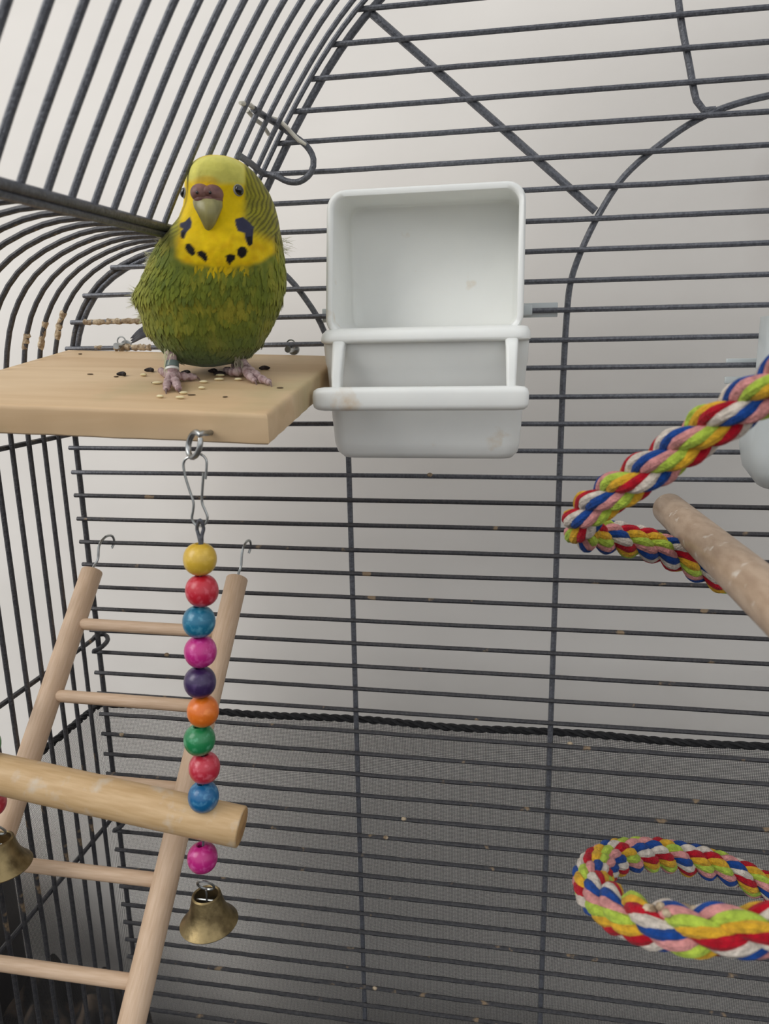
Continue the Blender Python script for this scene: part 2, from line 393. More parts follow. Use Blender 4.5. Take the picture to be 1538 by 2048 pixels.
for i in range(len(P)-1):
    for r in range(rows):
        a = i*(rows+1)+r; za, zb = r/rows*20, (r+1)/rows*20
        mb.face((a, a+1, a+rows+2, a+rows+1), [(Ls[i], za), (Ls[i], zb), (Ls[i+1], zb), (Ls[i+1], za)])
mb.build('mesh_fabric', M['mesh'], guard)
mb = MB(); Pb = spline(path, .12); Tb, Nb_, Bb_ = frames(Pb)
for ph in (0, 2.09, 4.19):
    q = []
    for i, p in enumerate(Pb):
        a = i*.55+ph; out = Vector((-Tb[i].y, Tb[i].x, 0)).normalized()
        q.append(p+out*(.02+.08*math.cos(a))+V(0, 0, BZ+.085*math.sin(a)+.05*math.sin(i*.12*.7)))
    mb.tube(q, .085, 5)
mb.build('elastic_band', M['band'], guard)

# ------------------------------------------------------------------ wooden shelf
TP = math.radians(8.5)
A0 = atY(135, 699, -.1); B0 = atY(693, 711, -.1); B0.x = 11.45
dY = V(0, math.cos(TP), math.sin(TP)); ex = (B0-A0).normalized(); nP = ex.cross(dY).normalized()
DEP, THK = 9.0, .86
def onP(px, py, off=0):
    r = ray(px, py); return CAM + r*((nP.dot(A0-CAM)+off)/nP.dot(r))
def pk(u, v, h=0): return A0+(B0-A0)*u-dY*v+nP*h
shelf = thing('wooden_shelf', 'pale pine plank shelf the budgie stands on', 'shelf', tuple(pk(.5, 4.5, -THK)))
mb = MB(); loops = []
nn = 40
for h, ins in ((-THK, .07), (-THK+.05, .01), (-THK+.12, 0), (-.14, 0), (-.06, .015), (-.015, .06), (0, .13)):
    lp_ = []
    for k in range(nn): lp_.append(pk(k/nn*(1-2*ins/11)+ins/11, ins-.0, h))
    for k in range(nn): lp_.append(pk(1-ins/11+.0, ins+(DEP-2*ins)*k/nn, h)+ex*(.012*math.sin(k*1.7)))
    for k in range(nn): lp_.append(pk(1-ins/11-k/nn*(1-2*ins/11), DEP-ins, h)-dY*(.02*math.sin(k*.5)+.015*math.sin(k*1.3)))
    for k in range(nn): lp_.append(pk(ins/11, DEP-ins-(DEP-2*ins)*k/nn, h))
    loops.append(lp_)
mb.loft(loops); bmf = mb
mb.build('plank', M['plank'], shelf)
# bolts holding it to the rear wires
for u, v in ((.82, -.12), (.2, -.12)):
    p = pk(u, v, .15)
    mb = MB(); mb.lathe(p+V(0, .4, .02), [(.0, -.75), (.12, -.75), (.12, .0), (.22, .0), (.22, .12), (0, .12)], 14, axis=(0, 1, 0))
    mb.build('fixing_bolt', M['chrome'], shelf)
    MB().tube([p+V(0, .1, 0)+V(.17*math.cos(t), 0, .17*math.sin(t)+.2) for t in np.linspace(-1.2, 4.3, 14)], .03, 6).build('wire_clip', M['chrome'], shelf)
def knob_eye(px, py, name='screw_eye'):
    c = atY(px, py, -9.32)
    mb = MB()
    pts = [c+V(.1*math.sin(t)*.9+.03, -.05-.0*t, .0)+V(.245*math.cos(t), -.20*math.cos(t), .33*math.sin(t)) for t in np.linspace(1.0, 1.0+5.9, 40)]
    e = pts[0]; pts = [e+V(.1, .8, -.0), e+V(.08, .35, .0), e+V(.04, .12, .03)]+pts
    mb.tube(spline(pts, .06), .078, 10); return mb.build(name, M['chrome'], shelf), c
eye, ec = knob_eye(388, 889)

# seeds and droppings on the shelf
seedroot = [(242, 748, 'd'), (298, 740, 'd'), (371, 745, 'd'), (425, 742, 'd'), (439, 747, 'd'), (529, 736, 'd'), (383, 786, 'd2'),
            (407, 762, 'w'), (403, 774, 'w'), (367, 784, 'w'), (360, 793, 'w'), (320, 791, 'w'), (440, 749, 'w'), (476, 757, 'w'), (438, 757, 'w'), (315, 764, 'w'), (287, 748, 'w'),
            (180, 745, 'd2'), (560, 772, 'd2'), (160, 705, 'd2'), (450, 790, 'd2'), (232, 750, 'd2'), (306, 762, 'd2')]
M['dropping'] = mat('black_dropping', srgb(22, 16, 16), rough=.8, c2=srgb(48, 34, 30))
M['husk'] = mat('pale_seed_husk', srgb(228, 216, 176), rough=.7, c2=srgb(205, 190, 145))
M['speck'] = mat('brown_speck', srgb(96, 78, 54), rough=.8, c2=srgb(70, 56, 40))
nd = nw = 0
for i, (px, py, t) in enumerate(seedroot):
    p = onP(px, py, .07); a = random.uniform(-.5, .5)
    ax = (V(math.cos(a), math.sin(a), 0), V(-math.sin(a), math.cos(a), 0), V(0, 0, 1))
    if t == 'd':
        mb = MB(); q = [p+ax[0]*s*.17+ax[1]*(.1*math.cos(s*2)) for s in (-1, -.5, 0, .5, 1)]
        mb.tube(q, [.03, .075, .085, .07, .03], 8)
        o = mb.build('bird_dropping', M['dropping']); tag(o, {(242, 748): 'dark dropping lying alone left of the budgie on the shelf', (298, 740): 'curled dark dropping just left of the ringed foot', (371, 745): 'dark dropping against the right side of the ringed foot', (425, 742): 'dark dropping under the belly, left one of a touching pair', (439, 747): 'dark dropping under the belly, right one of a touching pair', (529, 736): 'dark dropping right of the unringed foot near the shelf back'}[(px, py)], 'dropping', 'dark droppings on the shelf')
    elif t == 'w':
        mb = MB().ell(p-V(0, 0, .02), (.15*random.uniform(.7, 1.4), .08, .045), 10, 6, ax)
        o = mb.build('seed_husk', M['husk']); tag(o, 'tiny pale seed husk lying on the pine shelf', 'seed', 'seed husks on the shelf')
    else:
        mb = MB().ell(p-V(0, 0, .05), (.1*random.uniform(.7, 1.4), .05, .02), 8, 5, ax)
        o = mb.build('brown_speck', M['speck']); tag(o, 'tiny brown speck stuck to the pine shelf', 'speck', 'brown specks on the shelf')

# ------------------------------------------------------------------ hanging bead swing
YS = -9.35
swing = thing('bead_swing', 'wooden swing perch hung from the shelf on coloured bead strings with brass bells', 'swing', tuple(atY(407, 1640, YS)))
def S(px, py, Y=YS): return atY(px, py, Y)
mb = MB()
clip = [(386, 912), (374, 916), (367, 926), (370, 950), (379, 980), (387, 1005), (386, 1022), (384, 1038), (392, 1050), (402, 1052), (412, 1046), (415, 1034), (409, 1018), (404, 1004), (405, 975), (407, 945)]
mb.tube(spline([S(*c) for c in clip], .06), .035, 8)
mb.tube(spline([S(386, 912, YS-.05), S(400, 908, YS-.05), S(412, 918, YS-.05), S(413, 935, YS-.05), S(411, 958, YS-.05)], .06), .035, 8)
mb.build('spring_clip', M['chrome'], swing)
mb = MB(); mb.tube(spline([S(401, 1088), S(397, 1070), S(394, 1056), S(400, 1040, YS-.12), S(407, 1056, YS), S(404, 1070, YS), S(402, 1088)], .05), .05, 8)
mb.tube([S(402, 1070), S(402, 1096)], .075, 8); mb.build('wire_eyelet', M['wire'], swing)
def bead(px, py, key, rr=.455, ax=None):
    c = S(px, py); prof = []
    for i in range(15):
        t = math.pi*i/14; r = math.sin(t)**.78*rr; h = -math.cos(t)*rr*.98
        if r < .1: r = .1; h = -math.cos(t)*rr*.88
        prof.append((r, h))
    prof = [(.1, 0)]+prof+[(.1, 0)]
    o = MB().lathe(c, prof, 32, axis=(random.uniform(-.08, .08), random.uniform(-.05, .05), 1)).build('bead', M['bead_'+key], swing)
    o['label'] = key+' bead'; return o
for px, py, key in ((400, 1118, 'yellow'), (404, 1181, 'red'), (398, 1243, 'blue'), (401, 1303, 'magenta'), (400, 1364, 'purple'), (406, 1422, 'orange'), (399, 1479, 'green'), (409, 1535, 'crimson'), (407, 1593, 'azure'), (405, 1715, 'pink')):
    bead(px, py, key)
for px, py, key in ((-69, 1080, 'yellow'), (-69, 1140, 'red'), (-65, 1198, 'blue'), (-64, 1256, 'magenta'), (-62, 1313, 'purple'), (-59, 1370, 'orange'), (-54, 1426, 'azure'), (-30, 1488, 'leaf'), (-18, 1605, 'crimson')):
    bead(px, py, key)
MB().tube([S(401, 1090), S(403, 1300), S(406, 1500), S(407, 1640), S(406, 1742)], .04, 6).build('string', M['wire'], swing)
MB().tube([S(-90, 880), S(-70, 1060), S(-58, 1300), S(-28, 1500), S(-18, 1600), S(-8, 1632)], .04, 6).build('string', M['wire'], swing)
# the round perch the strings run through
e1 = atY(484, 1654, -9.15); e0 = atY(-60, 1535, -9.55); 
mb = MB(); d = (e1-e0).normalized(); pr_ = .60
mb.rod(e0, e1, pr_, 36, .05); ns = 36
mb.mi = 0
nfaces = len(mb.f); mb.m[-1] = 1; mb.m[-2] = 1
mb.build('perch_dowel', [M['perch'], M['endgrain']], swing)
def bell(px, py, top):
    c = S(px, py); tilt = V(-.03, .02, 1)
    g = 1.2; c = c-V(0, 0, .06)
    prof = [(.30, .40), (.33, .43), (.37, .40), (.40, .26), (.44, .08), (.50, -.10), (.60, -.26), (.70, -.38), (.745, -.44), (.73, -.47), (.68, -.42), (.56, -.26), (.46, -.10), (.39, .1), (.33, .3), (.30, .40)]; prof = [(a*g, b*1.13) for a, b in prof]
    bo = MB().lathe(c, prof, 40, axis=tilt).build('bell', M['brass'], swing)
    MB().tube([c+V(-.33, 0, .28), c+V(.33, 0, .28)], .03, 6).build('cross_pin', M['chrome'], bo)
    MB().ell(c+V(0, 0, -.3), (.14, .14, .14), 12, 8).build('clapper', M['brass'], bo)
    lw = [c+V(.24*math.sin(t)*1.1, .12*math.cos(t*1.0), .80-.24*math.cos(t)) for t in np.linspace(0, 6.28, 20)]
    MB().tube(lw, .04, 6, cap=False).build('wire_ring', M['chrome'], swing)
    MB().tube(spline([c+V(0, -.03, .27), c+V(.02, -.03, .5), c+V(0, -.02, .64)], .1), .03, 6).build('wire_link', M['chrome'], swing)
bell(415, 1812, 0); bell(1, 1700, 0)

# ------------------------------------------------------------------ ladder
TL_, TR_ = V(.8, -.9, -4.94), V(7.09, -.9, -5.04)
LD = V(-.085, -1.93, -2.19)
lad = thing('wooden_ladder', 'beech dowel ladder hooked on the rear wires and leaning forward', 'ladder', tuple((TL_+TR_)/2+LD*5.5))
for a, n_ in ((TL_, 0), (TR_, 1)):
    r = MB().rod(a, a+LD*6.5, .43, 28, .07).build('side_rail', M['dowel'], lad)
    t = a-LD.normalized()*.0
    dz = -LD.normalized()
    hk = spline([a+dz*-.3, a+dz*.15+V(0, .0, 0), a+dz*.45+V(.1, 0, .05), a+V(.17, .42, .95), a+V(.27, .8, 1.22), a+V(.4, 1.08, 1.18), a+V(.44, 1.12, .9), a+V(.36, 1.0, .66)], .08)
    if n_: hk = spline([a+dz*-.3, a+dz*.15, a+dz*.45+V(.05, 0, .05), a+V(.12, .42, 1.0), a+V(.18, .75, 1.28), a+V(.22, 1.05, 1.24), a+V(.22, 1.12, .98), a+V(.16, 1.0, .72)], .08)
    MB().tube(hk, .052, 8).build('hook', M['chrome'], r)
for i in range(6):
    p = TL_+LD*(.80+i*.985); q = TR_+LD*(.78+i*.985)+V(0, 0, -.02)
    dd = (q-p).normalized()
    MB().rod(p+dd*.33, q-dd*.33, .235, 20, .03).build('rung', M['dowel'], lad)

# ------------------------------------------------------------------ round perch on the right
pe0 = atY(1336, 1016, -.35); 
pp = thing('wooden_perch', 'thick bare round wooden perch reaching forward from the rear wires', 'perch', tuple(pe0))
pe1 = pe0+V(.05, -16.5, .52)
mb = MB(); mb.rod(pe0, pe1, (.56, .60), 36, .16)
mb.build('dowel', M['perch_pink'], pp)
MB().lathe(pe0, [(.0, 0), (.1, 0), (.1, .55), (.3, .55), (.3, .7), (0, .7)], 16, axis=(0, 1, 0)).build('fixing_screw', M['chrome'], pp)

# ------------------------------------------------------------------ spiral rope
rp = [(2300, 150, 11), (1900, 480, 12.4), (1700, 650, 13.4), (1538, 775, 14.8), (1400, 868, 16.2), (1290, 945, 17.4), (1205, 1000, 18.6), (1163, 1040, 19.6), (1172, 1066, 20.6), (1225, 1075, 21.5), (1290, 1088, 22.2), (1350, 1110, 22.8), (1420, 1143, 23.3), (1540, 1200, 23.6), (1720, 1290, 23.4), (1950, 1430, 21.5), (2080, 1600, 18.5), (1980, 1760, 16), (1760, 1840, 14.8), (1620, 1858, 14.5), (1499, 1860, 14.7), (1385, 1860, 15.2), (1300, 1846, 15.9), (1230, 1818, 17), (1187, 1776, 18.6), (1193, 1738, 20.3), (1230, 1716, 21.8), (1290, 1709, 23), (1356, 1715, 24), (1442, 1735, 24.8), (1538, 1777, 25.2), (1680, 1850, 25.4)]
P = spline([atD(*q) for q in rp], .09)
# resample evenly
L_ = [0]
for i in range(1, len(P)): L_.append(L_[-1]+(P[i]-P[i-1]).length)
ns = int(L_[-1]/.10); arr = np.array([tuple(p) for p in P]); ts = np.linspace(0, L_[-1], ns)
arr = np.stack([np.interp(ts, L_, arr[:, k]) for k in range(3)], 1)
for _ in range(6): arr[1:-1] = (arr[:-2]+2*arr[1:-1]+arr[2:])/4
P = [Vector(a) for a in arr]
rope = thing('spiral_rope_perch', 'multicoloured twisted cotton rope perch coiling in a spiral on the right', 'rope', tuple(P[len(P)//2]))
T, Nn, Bb = frames(P)
order = ['white', 'red', 'yellow', 'lime', 'pink', 'blue']
LAY = 2.95
for a in range(3):
    pc = []
    for i, p in enumerate(P):
        t = 2*math.pi*(ts[i]/LAY+a/3); pc.append(p+(Nn[i]*math.cos(t)+Bb[i]*math.sin(t))*.25)
    core = MB().tube(pc, .10, 6).build('ply', M['yarn_white'], rope)
    for c in range(6):
        q = []
        for i, p in enumerate(pc):
            t = 2*math.pi*(-ts[i]/LAY*1.25+c/6+a*.17)
            q.append(p+(Nn[i]*math.cos(t)+Bb[i]*math.sin(t))*(.155+.008*math.sin(ts[i]*5+c)))
        rad = [.135+.006*math.sin(ts[i]*7+c*2)+random.uniform(-.003, .003) for i in range(len(q))]
        y = MB().tube(q, rad, 8).build('yarn', M['yarn_'+order[c]], core); y['label'] = order[c]+' cotton yarn'
mb = MB()
for px, py, d_ in ((1300, 1803, 15.7), (1322, 1800, 15.6), (1345, 1805, 15.5), (1368, 1802, 15.5), (1392, 1806, 15.4), (1408, 1809, 15.4), (1334, 1812, 15.3), (1380, 1814, 15.2)):
    mb.ell(atD(px, py+14, d_), (random.uniform(.1, .18), .12, random.uniform(.06, .1)), 8, 6)
mb.build('frayed_crust', M['crust'], rope)

# ------------------------------------------------------------------ hooded feeder
fd = thing('hooded_feeder', 'milky white plastic hooded feeder clipped to the rear wires right of the budgie', 'feeder', (14.9, -2, .3))
def rr_slant(x0, x1, zb, zt, yb, yt, r, seg=6):
    lp_ = rrect3((x0+x1)/2, 0, (zb+zt)/2, (x1-x0)/2, (zt-zb)/2, r, 'xz', seg)
    return [V(p.x, yb+(yt-yb)*(p.z-zb)/(zt-zb), p.z) for p in lp_]
mb = MB()
mb.loft([rr_slant(12.15, 17.75, 4.5, 8.55, -.62, -.62, .35),
         rr_slant(12.02, 17.92, 4.45, 8.62, -.7, -.7, .45),
         rr_slant(11.97, 17.85, 4.40, 8.57, -3.55, -2.72, .42),
         rr_slant(11.95, 17.87, 4.36, 8.60, -3.64, -2.80, .42),
         rr_slant(11.82, 18.0, 4.25, 8.74, -3.66, -2.82, .52),
         rr_slant(11.74, 18.06, 4.2, 8.80, -3.58, -2.75, .58),
         rr_slant(11.74, 18.06, 4.2, 8.82, -3.3, -2.5, .58),
         rr_slant(11.80, 18.10, 4.3, 8.85, -.5, -.5, .58),
         rr_slant(11.95, 17.95, 4.4, 8.7, -.4, -.4, .5)], True, True)
mb.build('hood', M['plastic'], fd, angle=60)
def rl(x0, x1, y0, y1, z, r=.5): return rrect3((x0+x1)/2, (y0+y1)/2, z, (x1-x0)/2, (y1-y0)/2, r, 'xy', 6)
mb = MB()
mb.loft([rl(12.4, 17.5, -2.6, -.8, .12, .5), rl(12.0, 17.8, -3.0, -.5, .16, .5), rl(11.82, 17.98, -3.15, -.38, .36, .5), rl(11.74, 18.04, -3.22, -.34, .7, .5), rl(11.6, 18.2, -3.4, -.3, 3.2, .5),
         rl(11.58, 18.24, -3.5, -.3, 3.35, .5), rl(11.56, 18.26, -3.62, -.3, 3.98, .5), rl(11.75, 18.1, -3.5, -.4, 4.0, .5), rl(11.9, 17.95, -3.3, -.5, 3.3, .5), rl(12.1, 17.7, -3.0, -.7, .6, .5)], True, True)
mb.build('seed_cup', M['plastic'], fd, angle=60)
mb = MB()
mb.loft([rl(11.65, 18.2, -3.85, -.32, 3.98, .5), rl(11.57, 18.3, -3.96, -.3, 4.04, .5), rl(11.56, 18.3, -3.97, -.3, 4.12, .5), rl(11.6, 18.27, -3.93, -.32, 4.30, .5), rl(11.7, 18.2, -3.8, -.4, 4.42, .5), rl(11.9, 18.0, -3.55, -.6, 4.47, .5)], True, True)
mb.build('rim', M['plastic'], fd, angle=60)
for x in (12.25, 17.72):
    mb = MB()
    mb.loft([rl(x-.13, x+.13, -4.62, -4.2, 2.35, .08), rl(x-.16, x+.16, -4.55, -4.05, 3.0, .1), rl(x-.19, x+.19, -4.2, -3.7, 3.8, .12), rl(x-.22, x+.2, -3.95, -3.4, 4.08, .12)], True, True)
    mb.build('perch_arm', M['plastic'], fd, angle=60)
mb = MB(); xs = [11.52, 11.56, 11.68, 11.9, 17.9, 18.12, 18.22, 18.26]; sc = [.45, .75, .93, 1, 1, .93, .75, .45]
mb.loft([[V(x, -4.62+p.y*s, 2.28+p.z*s) for p in rrect3(0, 0, 0, .24, .37, .2, 'yz', 5)] for x, s in zip(xs, sc)])
mb.build('perch_rail', M['plastic'], fd, angle=60)
for x0, x1 in ((10.7, 12.0), (17.9, 19.3)):
    MB().box((x0, .12, 4.78), (x1, .22, 5.28), .03).build('wire_hook', M['plastic2'], fd)
    MB().box((x0 if x0 > 15 else x1-.5, -.5, 4.85), (x0+.5 if x0 > 15 else x1, .15, 5.2), .03).build('wire_hook', M['plastic2'], fd)

# second cup, mostly out of frame
f2 = thing('clear_cup', 'clear greyish plastic cup clipped to the rear wires at the right edge', 'cup', (29.4, -2, -.7))
X0 = atY(1507, 890, -2.6).x
mb = MB()
mb.loft([rl(X0+1.2, X0+6.0, -2.2, -.8, -1.05, .7), rl(X0+.6, X0+6.4, -2.6, -.6, -.9, .8), rl(X0+.15, X0+6.7, -2.9, -.45, -.3, .8), rl(X0, X0+6.8, -2.95, -.4, .4, .8), rl(X0, X0+6.8, -3, -.35, 1.9, .8), rl(X0+.35, X0+6.5, -2.4, -.35, 2.2, .7), rl(X0+.35, X0+6.5, -2.2, -.35, 4.6, .7),
         rl(X0+.5, X0+6.3, -2.0, -.45, 4.6, .6), rl(X0+.5, X0+6.3, -2.3, -.55, 1.2, .6), rl(X0+.7, X0+6.1, -2.4, -.7, -.6, .6)], True, True)
mb.build('cup_body', M['plastic2'], f2, angle=60)
tx = atY(1452, 720, .2)
for z in (tx.z, tx.z-.62): MB().box((tx.x, .12, z-.2), (tx.x+1.6, .25, z+.05), .03).build('wire_hook', M['plastic2'], f2)
#BIRD
# ------------------------------------------------------------------ budgerigar
B0_ = V(8.25, -4.6, 3.0)
fw = (CAM-B0_); fw.z = 0; fw.normalize(); rt = V(-fw.y, fw.x, 0)      # facing direction and the bird's image-right side
def bl(px, py, wv=0):             # point of the bird's frontal section (plane at wv in front of its axis)
    r = ray(px, py); return CAM + r*((B0_+fw*wv-CAM).dot(fw)/r.dot(fw))
def loc_uv(px, py, wv=0):
    q = bl(px, py, wv)-B0_; return q.dot(rt), q.z
bird = thing('budgerigar', 'green budgerigar with yellow face and black throat spots standing on the shelf', 'bird', tuple(B0_))
lev = [  # py, left, right, centre w, front depth, back depth
 (314, 424, 440, .35, .10, .10), (317, 408, 458, .33, .42, .42), (323, 394, 475, .30, .72, .75), (333, 382, 492, .28, .98, 1.0), (347, 373, 509, .25, 1.15, 1.25), (365, 369, 524, .2, 1.24, 1.45),
 (390, 369, 540, .15, 1.28, 1.62), (415, 366, 550, .1, 1.34, 1.75), (440, 356, 556, .05, 1.50, 1.9), (462, 338, 560, 0, 1.68, 2.05), (485, 322, 563, -.05, 1.85, 2.15), (510, 307, 566, -.1, 2.0, 2.2), (540, 292, 569, -.1, 2.1, 2.25),
 (570, 276, 570, -.12, 2.15, 2.25), (590, 269, 567, -.13, 2.12, 2.2), (604, 270, 565, -.15, 2.1, 2.2), (628, 282, 556, -.2, 2.0, 2.1), (660, 292, 541, -.25, 1.8, 1.95), (690, 314, 525, -.3, 1.5, 1.7), (710, 334, 505, -.35, 1.15, 1.4), (724, 358, 480, -.4, .75, 1.0), (731, 380, 458, -.4, .4, .6), (734, 404, 430, -.4, .1, .15)]
lv = np.array(lev, float)
NL, NA = 230, 280
pys = np.linspace(314, 734, NL)
def smooth_interp(x, xp, fp):
    y = np.interp(x, xp, fp); k = 5
    for _ in range(k): y[1:-1] = (y[:-2]+2*y[1:-1]+y[2:])/4
    return y
cols = [smooth_interp(pys, lv[:, 0], lv[:, i]) for i in range(1, 6)]
def vnoise(x, y, sc, seed=0):
    from mathutils import noise
    return np.array([noise.noise(Vector((a*sc, b*sc, seed))) for a, b in zip(np.ravel(x), np.ravel(y))]).reshape(np.shape(x))
# surface in local coordinates
LU = np.zeros((NL, NA)); LVv = np.zeros((NL, NA)); LW = np.zeros((NL, NA))
th = np.linspace(0, 2*np.pi, NA, endpoint=False)
for i, py in enumerate(pys):
    ul, zl = loc_uv(cols[0][i], py, cols[2][i]); ur, zr = loc_uv(cols[1][i], py, cols[2][i])
    cu, hu = (ul+ur)/2, (ur-ul)/2; z = (zl+zr)/2
    c, s = np.cos(th), np.sin(th); e = .94
    cc = np.sign(c)*np.abs(c)**e; ss = np.sign(s)*np.abs(s)**e
    LU[i] = cu+hu*cc; LVv[i] = z; LW[i] = cols[2][i]+np.where(ss > 0, cols[3][i], cols[4][i])*ss
# the face points to image left: push a rounded muzzle forward, brow bulge, neck crease
fu, fz = loc_uv(415, 395, 1.3)
front = np.clip((LW-.2)/1.0, 0, 1)
def bumpf(u0, z0, su, sz, amp): return amp*np.exp(-((LU-u0)/su)**2-((LVv-z0)/sz)**2)*front
LW += bumpf(fu, fz+.1, .75, .85, .38)
u2, z2 = loc_uv(430, 340, 1); LW += bumpf(u2-.1, z2, .9, .45, .16)
u3, z3 = loc_uv(440, 505, 1.6); LW += bumpf(u3, z3, 1.3, .55, .12)
# colour of the plumage as the bird carries it (front half pattern, barred nape behind)
PX = 430+63.0*0; 
def to_px(u, z, wv):
    q = np.array(B0_)+np.outer(np.ravel(u), np.array(rt))+np.outer(np.ravel(wv), np.array(fw)); q[:, 2] = B0_.z+np.ravel(z)
    d = (q-np.array(CAM))@np.array(RM); return (769+FPX*d[:, 0]/-d[:, 2]).reshape(np.shape(u)), (1024-FPX*d[:, 1]/-d[:, 2]).reshape(np.shape(u))
def sm(a, b, x): t = np.clip((x-a)/(b-a), 0, 1); return t*t*(3-2*t)
def C3(r, g, b): return np.array(srgb(r, g, b)[:3])
def plumage(u, z, wv):
    X, Y = to_px(u, z, wv)
    n1 = vnoise(X, Y, .022, 1); n2 = vnoise(X, Y, .06, 2); n3 = vnoise(X*1.0, Y*.45, .16, 3); nb = vnoise(X, Y, .045, 5)*7
    shp = X.shape+(3,)
    green = C3(112, 122, 42); dk = C3(84, 98, 44); yl = C3(152, 146, 52)
    c = np.ones(shp)*green
    def mixc(c, col, m): return c*(1-m[..., None])+col*m[..., None]
    c = mixc(c, yl, .8*np.clip(n1*1.6+n2*1.3+.1, 0, 1)); c = mixc(c, dk, .7*np.clip(-n2*1.5-n1*.6, 0, 1))
    c = mixc(c, C3(64, 92, 62), .75*sm(640, 725, Y+n2*25))
    c = mixc(c, C3(160, 158, 60), .55*sm(330, 275, X+nb)*sm(430, 520, Y)*(1-sm(640, 690, Y)))
    c = mixc(c, C3(140, 142, 30), .6*sm(530, 565, X+nb))
    # barred nape and cheek side
    base = mixc(np.ones(shp)*C3(158, 152, 44), C3(136, 130, 44), np.clip(.5+n2, 0, 1))
    rad = np.hypot((X-455)*.95, (Y-395)*1.0)
    bars = .5+.5*np.sin((rad+n2*4)*2*np.pi/8.2)
    bm = sm(.48, .72, bars)*sm(378, 404, Y)*.85
    rad2 = X*1.0-(Y-330)*.35
    bm2 = sm(.42, .7, .5+.5*np.sin(rad2*2*np.pi/8.0+n2*2))*sm(404, 384, Y)*.7
    base = mixc(base, C3(70, 64, 28), np.clip(bm*sm(478, 500, X)+bm2*sm(483, 492, X), 0, 1)*.8)
    napem = np.where(Y < 400, sm(484, 494, X+(Y-320)*.10*0), sm(478, 500, X+(Y-400)*.05))*(1-sm(470, 505, Y+(560-X)*.35))
    # left side sliver of the same barring
    lm = sm(368, 352, X)*sm(395, 410, Y)*(1-sm(462, 482, Y))
    lb = mixc(np.ones(shp)*C3(150, 148, 50), C3(88, 84, 36), sm(.45, .7, .5+.5*np.sin((X*.6+Y)*2*np.pi/8))*.6)
    # yellow mask
    xc = 446; ax_ = np.where(X < xc, 104, 100); low = 536-26*np.abs((X-xc)/ax_)**2.2
    mask = sm(low+9, low-7, Y+nb*.8)*sm(342, 362, X+nb*.4-(Y-480)*.0)*(1-sm(540, 560, X+nb*.5))
    yellow = C3(232, 196, 8); ymix = mixc(np.ones(shp)*yellow, C3(208, 162, 0), np.clip(.35+n2*1.2, 0, 1)*sm(430, 500, Y)*.8)
    c = mixc(c, ymix, mask)
    c = mixc(c, lb, lm*.9); c = mixc(c, base, napem)
    # pale forehead cap
    cap = sm(1.10, .96, np.hypot((X-432)/64, (Y-352)/40)+.0*X)*sm(372, 358, Y-.06*(X-430)+nb*.3)
    cap *= 1-sm(486, 494, X)
    c = mixc(c, C3(216, 208, 104), cap)
    c = mixc(c, C3(214, 160, 10), .55*sm(1.1, .5, np.hypot((X-412)/30, (Y-362)/13)))
    # cheek patches and throat spots
    def poly(pts, soft=2.2):
        P_ = np.array(pts, float); inside = np.zeros(X.shape, bool); dmin = np.full(X.shape, 1e9)
        for (x0, y0), (x1, y1) in zip(P_, np.roll(P_, -1, 0)):
            cond = ((y0 > Y) != (y1 > Y)); xi = (x1-x0)*(Y-y0)/((y1-y0) if y1 != y0 else 1e-9)+x0
            inside ^= cond & (X < xi)
            t = np.clip(((X-x0)*(x1-x0)+(Y-y0)*(y1-y0))/((x1-x0)**2+(y1-y0)**2), 0, 1)
            dmin = np.minimum(dmin, np.hypot(X-x0-t*(x1-x0), Y-y0-t*(y1-y0)))
        sd = np.where(inside, dmin, -dmin); return sm(-soft*.6, soft*.6, sd)
    vi = C3(56, 57, 78); blk = C3(20, 18, 17)
    fr = (wv > 0)
    c = mixc(c, vi, poly([(470, 438), (486, 434), (498, 444), (508, 455), (506, 470), (505, 488), (497, 493), (491, 480), (489, 466), (476, 462), (471, 450)])*fr)
    c = mixc(c, blk, poly([(493, 474), (504, 472), (505, 487), (499, 493), (494, 488)])*fr)
    c = mixc(c, vi, poly([(380, 433), (384, 444), (382, 455), (373, 464), (368, 478), (361, 474), (361, 462), (366, 458), (359, 454), (360, 446), (370, 443)])*fr)
    c = mixc(c, blk, poly([(362, 465), (370, 462), (368, 476), (363, 477)])*fr)
    for q in ([(373, 489), (380, 488), (388, 497), (390, 507), (384, 511), (376, 505), (371, 496)], [(396, 505), (404, 502), (412, 507), (415, 518), (410, 523), (402, 515), (396, 511)],
              [(452, 512), (460, 509), (469, 511), (470, 518), (464, 523), (460, 529), (454, 523)], [(475, 500), (482, 494), (490, 495), (494, 503), (490, 512), (483, 516), (476, 510)]):
        qc = np.mean(q, 0); c = mixc(c, blk, poly([tuple(qc+(np.array(v_)-qc)*1.12) for v_ in q])*fr)
    # behind: barred olive back
    bk = sm(-.2, -.9, wv); zz = z*5.2+np.sin(u*4)*.4
    bb = mixc(np.ones(shp)*C3(150, 150, 56), C3(44, 42, 30), sm(.4, .65, .5+.5*np.sin(zz*2*np.pi)))
    c = mixc(c, bb, bk*sm(2.0, 3.2, z)); 
    return c
colr = plumage(LU, LVv, LW)
disp = .035*vnoise(LU*1.0, LVv*.6, 2.2, 8)+.012*vnoise(LU, LVv*.5, 9, 9)
mb = MB()
pts = np.array(B0_)+LU[..., None]*np.array(rt)+LW[..., None]*np.array(fw); pts[..., 2] = B0_.z+LVv
cen = pts.mean(1, keepdims=True); rd = pts-cen; rd[..., 2] = 0; rn = np.linalg.norm(rd, axis=2, keepdims=True)+1e-6
body_m = sm(420, 520, np.repeat(pys[:, None], NA, 1))
pts = pts+rd/rn*(disp*(.25+body_m))[..., None]
mb.v = [tuple(p) for p in pts.reshape(-1, 3)]; mb.v = [V(*p) for p in mb.v]
